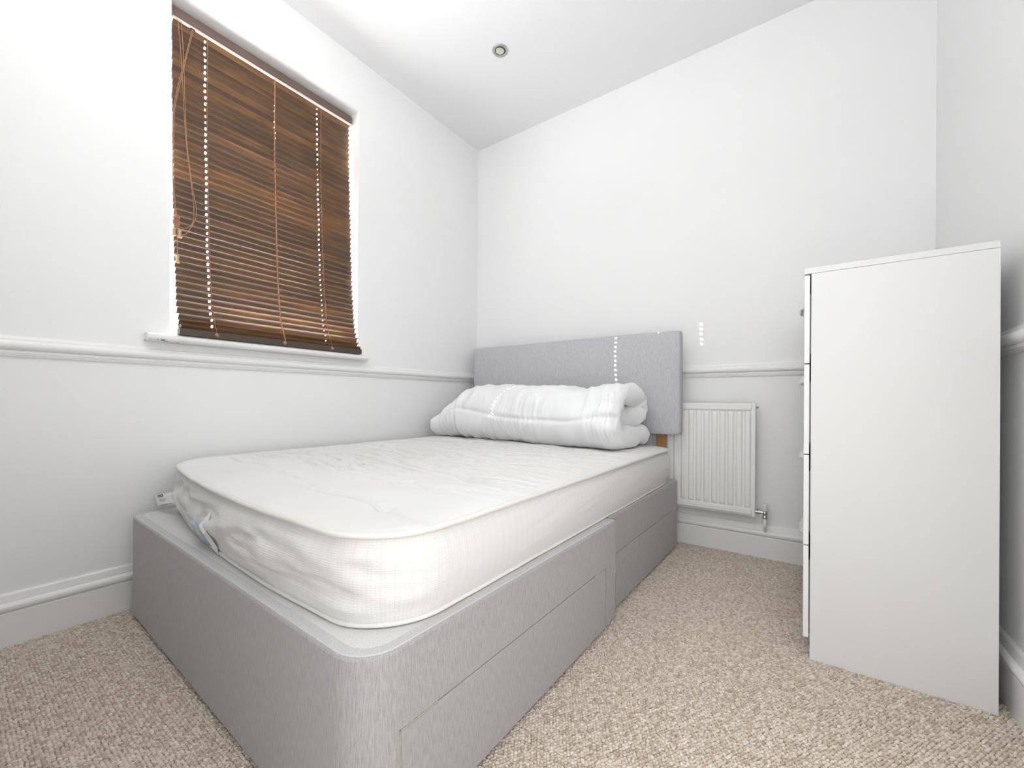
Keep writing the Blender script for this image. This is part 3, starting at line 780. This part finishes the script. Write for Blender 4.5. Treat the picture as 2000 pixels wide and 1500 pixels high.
    bp2 = [Vector((q.x, q.y, MZ0 + 0.005 + 0.0015 * noise.noise((q.x * 8, q.y * 8, 0)))) + Nn[i] * 0.004 for i, q in enumerate(bot)]
    pipe(bp2, 0.0045, 'piping')
    return o
matt = mattress()
minv = mloc.inverted()

# labels on the mattress foot
def sheet(name, grid, th, material, parent, smooth=True):
    """grid of points (rows x cols) -> thin solid sheet"""
    bm = bmesh.new(); V = [[bm.verts.new(p) for p in r] for r in grid]
    for a, b in zip(V, V[1:]):
        for i in range(len(a) - 1): bm.faces.new((a[i], a[i + 1], b[i + 1], b[i]))
    bmesh.ops.recalc_face_normals(bm, faces=bm.faces)
    bmesh.ops.solidify(bm, geom=list(bm.faces), thickness=th)
    return obj(name, bm, material, parent, smooth, inv=False)
def mw(p): return minv @ Vector(p)
def lerp(a, b, t): return tuple(x + (y - x) * t for x, y in zip(a, b))
def quad_pt(c, u, v, off=(0, 0, 0)):
    a = lerp(c[0], c[1], u); b = lerp(c[3], c[2], u); q = lerp(a, b, v)
    return tuple(x + y for x, y in zip(q, off))
# white care tag standing out from the border
C4 = ((0.040, -1.868, 0.400), (0.180, -1.842, 0.428), (0.226, -1.842, 0.393), (0.088, -1.868, 0.365))   # TL TR BR BL
tagw = sheet('care_label', [[mw(quad_pt(C4, u / 6, v / 4, (0, -0.004 * math.sin(u / 6 * 3), 0))) for u in range(7)] for v in range(5)], 0.0006, M_TAG, matt)
tagw['label'] = 'white satin care label with black print'
def text_on(s, c4, u0, v0, hgt, material, parent, name, shear=0.0, wscale=1.0):
    cu = bpy.data.curves.new(name, 'FONT'); cu.body = s; cu.size = 1.0; cu.shear = shear; cu.extrude = 0.0; cu.offset = 0.02
    to = bpy.data.objects.new(name + '_tmp', cu); COL.objects.link(to)
    dg = bpy.context.evaluated_depsgraph_get(); me = bpy.data.meshes.new_from_object(to.evaluated_get(dg))
    bpy.data.objects.remove(to); bpy.data.curves.remove(cu)
    for v in me.vertices:
        u = u0 + v.co.x * hgt * wscale; w = v0 - v.co.y * hgt
        p = quad_pt(c4, u, w, (0.0, -0.0022 - 0.004 * math.sin(u * 3), 0.0))
        v.co = mw(p)
    return finish(name, me, material, parent, inv=False)
text_on('no', C4, 0.28, 0.22, 0.42, M_INK, tagw, 'print', 0.2, 0.62)
for v0, u0, u1 in ((0.42, 0.30, 0.62), (0.52, 0.30, 0.55), (0.84, 0.30, 0.80), (0.91, 0.30, 0.62)):
    pts = [[mw(quad_pt(C4, u, v, (0, -0.0022 - 0.004 * math.sin(u * 3), 0))) for u in (u0, (u0 + u1) / 2, u1)] for v in (v0, v0 + 0.035)]
    sheet('print_line', pts, 0.0003, M_GREYINK, tagw)
# blue curved label and torn white flap, lying against the border
from mathutils.bvhtree import BVHTree
_me = matt.data
_bv = BVHTree.FromPolygons([v.co for v in _me.vertices], [p.vertices[:] for p in _me.polygons])
def snap(x, z, off):
    p = minv @ Vector((x, -2.3, z)); d = minv.to_3x3() @ Vector((0, 1, 0))
    h = _bv.ray_cast(p, d)
    return (h[0] - d * off) if h[0] is not None else (minv @ Vector((x, -1.93, z)))
LB4 = ((0.575, 0.412), (0.690, 0.440), (0.684, 0.358), (0.577, 0.374))
def bl(u, v, r=0.0):
    x, z = [(1 - v) * ((1 - u) * LB4[0][k] + u * LB4[1][k]) + v * ((1 - u) * LB4[3][k] + u * LB4[2][k]) for k in (0, 1)]
    return snap(x, z, 0.005 + 0.008 * math.sin(math.pi * u) + r)
lb = sheet('blue_label', [[bl(u / 10, v / 4) for u in range(11)] for v in range(5)], 0.0006, M_BLUE, matt); lb['label'] = 'pale blue printed fabric label'
for u0, u1 in ((0.16, 0.42), (0.52, 0.78)):
    sheet('label_panel', [[bl(u0 + (u1 - u0) * u / 4, 0.12 + 0.76 * v / 2, 0.0012) for u in range(5)] for v in range(3)], 0.0003, M_BLUE2, lb)
bm = bmesh.new()
fl = [(0.722, 0.462, .003), (0.696, 0.428, .008), (0.687, 0.414, .011), (0.698, 0.398, .009), (0.710, 0.379, .008), (0.728, 0.357, .008), (0.742, 0.352, .008), (0.750, 0.373, .004), (0.736, 0.418, .003)]
vv = [bm.verts.new(snap(*p)) for p in fl]; cc = bm.verts.new(snap(0.716, 0.405, 0.010))
for i in range(len(vv)): bm.faces.new((vv[i], vv[(i + 1) % len(vv)], cc))
bmesh.ops.recalc_face_normals(bm, faces=bm.faces); bmesh.ops.solidify(bm, geom=list(bm.faces), thickness=0.0008)
o = obj('torn_flap', bm, M_TAG, matt, inv=False); o['label'] = 'torn white corner flap of a label'

# ================================================================== DUVET (rolled up)
def duvet():
    ctrl = [(0.205, 0.050), (0.10, 0.046), (-0.05, 0.046), (-0.13, 0.052), (-0.175, 0.085), (-0.188, 0.135), (-0.172, 0.190), (-0.125, 0.232), (-0.04, 0.246),
            (0.07, 0.246), (0.135, 0.228), (0.160, 0.190), (0.140, 0.155), (0.07, 0.143), (-0.03, 0.141), (-0.085, 0.142)]
    P = [Vector((a, b)) for a, b in ctrl]; cl = []
    for i in range(len(P) - 1):
        p0 = P[max(i - 1, 0)]; p1 = P[i]; p2 = P[i + 1]; p3 = P[min(i + 2, len(P) - 1)]
        for t in [k / 12 for k in range(12)]:
            cl.append(0.5 * ((2 * p1) + (p2 - p0) * t + (2 * p0 - 5 * p1 + 4 * p2 - p3) * t * t + (3 * p1 - p0 - 3 * p2 + p3) * t ** 3))
    cl.append(P[-1]); n = len(cl)
    nor = []
    for i in range(n):
        t = (cl[min(i + 1, n - 1)] - cl[max(i - 1, 0)]).normalized(); nor.append(Vector((t.y, -t.x)))
    # half thickness along the sheet, tapering at the two free edges; the tight inner bend is thinner
    ht = []
    for i in range(n):
        s = i / (n - 1)
        h = 0.050 + (0.006 if s > 0.82 else 0)
        h *= min(1, math.sqrt(max(0.0, 1 - max(0, (0.045 - s) / 0.045) ** 2)))
        h *= min(1, math.sqrt(max(0.0, 1 - max(0, (s - 0.955) / 0.045) ** 2)))
        ht.append(max(h, 0.004))
    XL, XR = -0.62, 0.60
    ns = 250
    # stations: dense near both ends
    st = [XL + (XR - XL) * (0.5 - 0.5 * math.cos(math.pi * (0.03 + 0.94 * k / ns))) for k in range(ns + 1)]
    st[0], st[-1] = XL, XR
    def seam(x): return 0.5 + 0.05 * math.sin(x * 3.2 + 0.6)
    bm = bmesh.new(); R = []
    for x in st:
        e = 1.0
        dl, dr_ = x - XL, XR - x
        rl, rr = 0.055, 0.050
        if dr_ < rr: e = math.sqrt(max(0.0, 1 - (1 - dr_ / rr) ** 2))
        if dl < rl: e = min(e, math.sqrt(max(0.0, 1 - (1 - dl / rl) ** 2)))
        e = 0.06 + 0.94 * e
        # overall shape along the roll
        k = max(0.0, min(1.0, (x - XL) / 0.30)); k = k * k * (3 - 2 * k)
        sz = 0.50 + 0.50 * k
        sz *= 1.0 - 0.075 * math.exp(-((x - 0.36) / 0.10) ** 2) + 0.015 * math.exp(-((x - 0.54) / 0.08) ** 2) + 0.02 * math.exp(-((x + 0.22) / 0.2) ** 2)
        sy = 0.84 + 0.16 * k
        ring = []
        for side in (1, -1):
            for ii in range(n):
                i = ii if side == 1 else n - 1 - ii
                s = i / (n - 1); c = cl[i]; nn = nor[i]
                h = ht[i] * e
                # outer skin (away from the roll centre) carries wrinkles
                outer = (side == -1)
                d = 0.0
                a = s * 9.0
                w = noise.noise((x * 6, a * 1.3, 0.0)) * 0.013
                w += (0.35 - abs(noise.noise((x * 15 + 0.8 * math.sin(a * 1.3), a * 0.9, 3.0)))) * 0.016 + noise.noise((x * 34 + math.sin(a), a * 1.5, 8.0)) * 0.004
                if 0.10 < s < 0.60:
                    ds = s - (0.345 - 0.018 * math.sin(x * 5.0 + 1.0) - 0.02 * x)
                    g = math.exp(-(abs(ds) / 0.055))
                    w -= 0.010 * math.exp(-(ds / 0.0085) ** 2) * min(1, max(0, (x - XL - 0.20) / 0.08))
                    w += 0.0050 * g * math.sin(x * 260 + 2.6 * math.sin(x * 23) + ds * 10) * (0.5 + 0.5 * math.sin(x * 11 + 1))
                # deep crease ring near the far end
                xc = XL + 0.205 + 0.045 * math.sin(s * 6.0)
                w -= 0.017 * math.exp(-((x - xc) / 0.010) ** 2) - 0.006 * math.exp(-((x - xc - 0.03) / 0.02) ** 2)
                xc2 = XL + 0.105 + 0.03 * math.sin(s * 7.0 + 1)
                w -= 0.007 * math.exp(-((x - xc2) / 0.012) ** 2)
                # puckers radiating from the open end
                pk = max(0.0, 1 - dr_ / 0.14)
                w += 0.0085 * pk * math.sin(s * 62 + 3 * math.sin(s * 17) + x * 8)
                d = w * min(1.0, h / 0.02) * (1.0 if (outer or dr_ < 0.1) else 0.35)
                q = c + nn * (-side) * (-1) * 0 + nn * (h + d) * (1 if side == 1 else -1)
                # end of each layer is not quite level
                xo = 0.020 * noise.noise((s * 5.0, 0, 1.0)) * (1 if dr_ < 0.3 else 0.3) - (0.045 if s > 0.80 else 0.0) * max(0, 1 - dr_ / 0.2) * min(1, (s - 0.80) / 0.08 if s > 0.8 else 0)
                ring.append(bm.verts.new((x + xo, q.x * sy, max(q.y * sz, 0.002 + 0.002 * noise.noise((x * 9, s * 9, 0))))))
        R.append(ring)
    m = len(R[0])
    for A, B in zip(R, R[1:]):
        for i in range(m):
            f = bm.faces.new((A[i], A[(i + 1) % m], B[(i + 1) % m], B[i])); f.smooth = True
    # close the thin ends across the sheet
    for ring, fl_ in ((R[0], False), (R[-1], True)):
        for i in range(n - 1):
            a, b, c_, d_ = ring[i], ring[i + 1], ring[m - 2 - i], ring[m - 1 - i]
            f = bm.faces.new((a, b, c_, d_)); f.smooth = True
    o = obj('duvet', bm, M_DUVET, None, True)
    o.matrix_basis = Matrix.Translation((0.735, -0.405, 0.5365)) @ Matrix.Rotation(-0.03, 4, 'Z') 
    tag(o, 'puffy white duvet rolled up on the mattress against the headboard', 'duvet')
    return o
duvet()

# ================================================================== RADIATOR
rad = tag(empty('radiator', (1.37, -0.05, 0.0)), 'white fluted panel radiator low on the wall behind the bed', 'radiator')
RX0, RX1, RZ0, RZ1 = 0.968, 1.789, 0.207, 0.748
def rad_panel():
    bm = bmesh.new()
    pitch = 0.0364; fl0 = 1.7775
    xs = [RX0, RX0 + 0.004, RX0 + 0.007]
    x = fl0 - pitch * 22 
    shape = ((0.0, 0.0), (0.0025, 0.0), (0.0055, 0.55), (0.0085, 0.95), (0.0115, 1.0), (0.0225, 1.0), (0.0255, 0.95), (0.0285, 0.55), (0.0315, 0.0))
    pts = [(RX0, 0.0), (RX0 + 0.008, 0.0)]
    k = 0
    while True:
        xa = fl0 - pitch * (22 - k); k += 1
        if xa < RX0 + 0.01: continue
        if xa + 0.034 > RX1 - 0.008: break
        for a, h in shape: pts.append((xa + a, h))
    pts += [(RX1 - 0.008, 0.0), (RX1 - 0.004, 0.0), (RX1, 0.0)]
    zs = [(RZ0, 0), (RZ0 + 0.034, 0), (RZ0 + 0.040, 0.25), (RZ0 + 0.046, 0.8), (RZ0 + 0.052, 1.0), (RZ1 - 0.050, 1.0), (RZ1 - 0.044, 0.8), (RZ1 - 0.039, 0.25), (RZ1 - 0.034, 0)]
    zs += [(RZ1, 0)]
    G = [[bm.verts.new((x_, -0.0625 - 0.0085 * h * g, z)) for x_, h in pts] for z, g in zs]
    for a, b in zip(G, G[1:]):
        for i in range(len(a) - 1): bm.faces.new((a[i], a[i + 1], b[i + 1], b[i]))
    # side walls back to the rear
    per = G[0] + [r[-1] for r in G[1:]] + G[-1][-2::-1] + [r[0] for r in G[-2:0:-1]]
    back = [bm.verts.new((v.co.x, -0.045, v.co.z)) for v in per]
    n = len(per)
    for i in range(n): bm.faces.new((per[i], per[(i + 1) % n], back[(i + 1) % n], back[i]))
    bm.faces.new(back)
    return bm
obj('panel', rad_panel(), M_RAD, rad)
for z0, z1, nm in ((RZ1 - 0.033, RZ1 - 0.002, 'top_header'), (RZ0 + 0.008, RZ0 + 0.035, 'bottom_header')):
    bm = bmesh.new(); add_box(bm, RX0 + 0.012, RX1 - 0.014, -0.0715, -0.060, z0, z1, 0.004, 3); obj(nm, bm, M_RAD, rad)
bm = bmesh.new(); add_box(bm, RX1 - 0.010, RX1 + 0.001, -0.066, -0.040, RZ0 - 0.002, RZ1 + 0.002, 0.002)
obj('side_seam', bm, M_RAD, rad)
for x in (1.10, 1.66):
    bm = bmesh.new(); add_box(bm, x - 0.015, x + 0.015, -0.046, -0.001, 0.28, 0.68); obj('bracket', bm, M_RAD, rad)
bm = bmesh.new(); add_lathe(bm, [(0.006, -0.004), (0.006, 0.004), (0.0035, 0.0045), (0.0035, 0.011), (0.0, 0.012)], (RX1 + 0.002, -0.052, 0.728), 'X', 12); obj('bleed_valve', bm, M_CHROME, rad, True)
# lockshield valve and pipe
vx, vy = 1.829, -0.045
val = obj('valve', (lambda b: (add_lathe(b, [(0.0, 0.200), (0.0095, 0.200), (0.0105, 0.203), (0.0105, 0.211), (0.0085, 0.213), (0.0085, 0.218), (0.0098, 0.221), (0.0098, 0.238), (0.0, 0.239)], (vx, vy, 0), 'Z', 16), b)[1])(bmesh.new()), M_CHROME, rad, True)
bm = bmesh.new(); add_lathe(bm, [(0.007, RX1 - vx - 0.004), (0.007, -0.032), (0.0105, -0.031), (0.0115, -0.026), (0.0105, -0.019), (0.0068, -0.018), (0.0068, 0.0)], (vx, vy, 0.2285), 'X', 8); obj('union_nut', bm, M_CHROME, val)
bm = bmesh.new(); add_lathe(bm, [(0.0112, 0.236), (0.0122, 0.238), (0.0122, 0.266), (0.0108, 0.2695), (0.0, 0.2705)], (vx, vy, 0), 'Z', 18); o = obj('valve_cap', bm, M_CAP, val, True); o['label'] = 'white plastic valve cap'
bm = bmesh.new(); add_tube(bm, [(vx, vy, 0.203), (vx, vy, 0.168), (vx, vy + 0.006, 0.158), (vx, vy + 0.026, 0.142), (vx, -0.012, 0.120)], 0.0072, 12); o = obj('supply_pipe', bm, M_RAD, rad, True)
for c in list(val.children):
    c.matrix_parent_inverse = Matrix.Identity(4); c.matrix_basis = Matrix.Identity(4)

# ================================================================== CHEST OF DRAWERS
chest = tag(empty('chest_of_drawers', (2.18, -0.47, 0)), 'tall white chest of drawers against the right wall', 'chest of drawers')
CX0, CXP, CX1 = 1.9768, 1.9935, 2.3635
CY0, CY1, CH = -0.8435, -0.098, 1.151
box('top_panel', (CX0, CX1, CY0, CY1, CH - 0.0175, CH), M_CHEST, chest, 0.0008, 1)
for y0, y1 in ((CY0, CY0 + 0.016), (CY1 - 0.016, CY1)):
    box('side_panel', (CXP, CX1, y0, y1, 0.0005, CH - 0.0182), M_CHEST, chest, 0.0006, 1)
box('back_panel', (CX1 - 0.006, CX1 - 0.001, CY0 + 0.016, CY1 - 0.016, 0.02, CH - 0.018), M_CHEST, chest)
box('plinth', (CXP + 0.030, CXP + 0.046, CY0 + 0.016, CY1 - 0.016, 0.0, 0.063), M_CHEST, chest)
zsplit = [0.0635, 0.3346, 0.6018, 0.8694, 1.1318]
for i in range(4):
    z0, z1 = zsplit[i] + (0.0014 if i else 0), zsplit[i + 1] - 0.0022
    bm = bmesh.new()
    add_box(bm, CX0 + 0.0002, CXP - 0.0035, CY0 + 0.001, CY1 - 0.001, z0, z1, 0.0008, 1)
    add_box(bm, CXP - 0.0036, CX1 - 0.05, CY0 + 0.030, CY0 + 0.042, z0 + 0.03, z1 - 0.05); add_box(bm, CXP - 0.0036, CX1 - 0.05, CY1 - 0.042, CY1 - 0.030, z0 + 0.03, z1 - 0.05)
    add_box(bm, CXP - 0.0036, CX1 - 0.05, CY0 + 0.030, CY1 - 0.030, z0 + 0.03, z0 + 0.036)
    d = obj('drawer', bm, M_EDGE, chest)
    # angled bow pull
    bm = bmesh.new(); zt_ = z1 - 0.018; hy = (CY0 + CY1) / 2
    prof = [(0.0005, zt_), (-0.0035, zt_ - 0.001), (-0.0135, zt_ - 0.020), (-0.0135, zt_ - 0.026), (-0.0085, zt_ - 0.030), (-0.006, zt_ - 0.024), (0.0005, zt_ - 0.036)]
    sec_ = []
    for y, k in ((-0.070, 0.35), (-0.062, 0.85), (-0.045, 1.0), (0.045, 1.0), (0.062, 0.85), (0.070, 0.35)):
        sec_.append([bm.verts.new((CX0 + (a * k if a < 0 else a), hy + y, zt_ + (b - zt_) * (0.75 + 0.25 * k))) for a, b in prof])
    n = len(prof)
    for A, B in zip(sec_, sec_[1:]):
        for j in range(n): bm.faces.new((A[j], A[(j + 1) % n], B[(j + 1) % n], B[j]))
    bm.faces.new(sec_[0]); bm.faces.new(sec_[-1][::-1])
    h = obj('handle', bm, M_CAP, d, inv=False)

# ================================================================== DOWNLIGHT
dl = tag(empty('downlight', (0.6646, -0.6114, H)), 'small round recessed steel downlight in the ceiling', 'downlight')
bm = bmesh.new(); add_lathe(bm, [(0.0415, 0.0005), (0.0425, -0.0018), (0.0405, -0.0042), (0.0290, -0.0055), (0.0278, -0.0040), (0.0278, 0.0005)], (0.6646, -0.6114, H), 'Z', 40)
obj('bezel', bm, M_STEEL, dl, True)
bm = bmesh.new(); add_lathe(bm, [(0.0280, -0.0030), (0.0262, -0.0040), (0.0250, -0.0020), (0.0250, 0.0), (0.0, 0.0)], (0.6646, -0.6114, H), 'Z', 32)  # black disc stands in for the shade in the gap around the bulb
obj('gap_shade', bm, M_DARK, dl, True)
bm = bmesh.new(); add_lathe(bm, [(0.0235, -0.0004), (0.0232, -0.0028), (0.0200, -0.0048), (0.0120, -0.0062), (0.0, -0.0066)], (0.6620, -0.6096, H), 'Z', 32)
obj('bulb', bm, M_BULB, dl, True)

# ================================================================== ADDED BOWL FOR THE BOUNCE LIGHT (unseen, behind the camera)
bm = bmesh.new()
rings = []
for k, (sc_, dz) in enumerate(((0.30, -0.10), (0.62, -0.075), (0.86, -0.035), (1.0, 0.0), (0.95, 0.0), (0.82, -0.033), (0.58, -0.068), (0.28, -0.09))):
    rings.append([bm.verts.new((BOUNCE[0] + 0.19 * sc_ * math.cos(math.pi * a / 20), YR + 0.002 + 0.20 * sc_ * math.sin(math.pi * a / 20), BOUNCE[2] + 0.045 + dz)) for a in range(21)])
for A, B in zip(rings, rings[1:]):
    for i in range(20): bm.faces.new((A[i], A[i + 1], B[i + 1], B[i]))
bm.faces.new(rings[0][::-1]); bm.faces.new(rings[-1])
tag(obj('bounce_light_bowl', bm, M_CAP, None, True), 'unseen white bowl added to hold the ceiling bounce light', 'wall light')
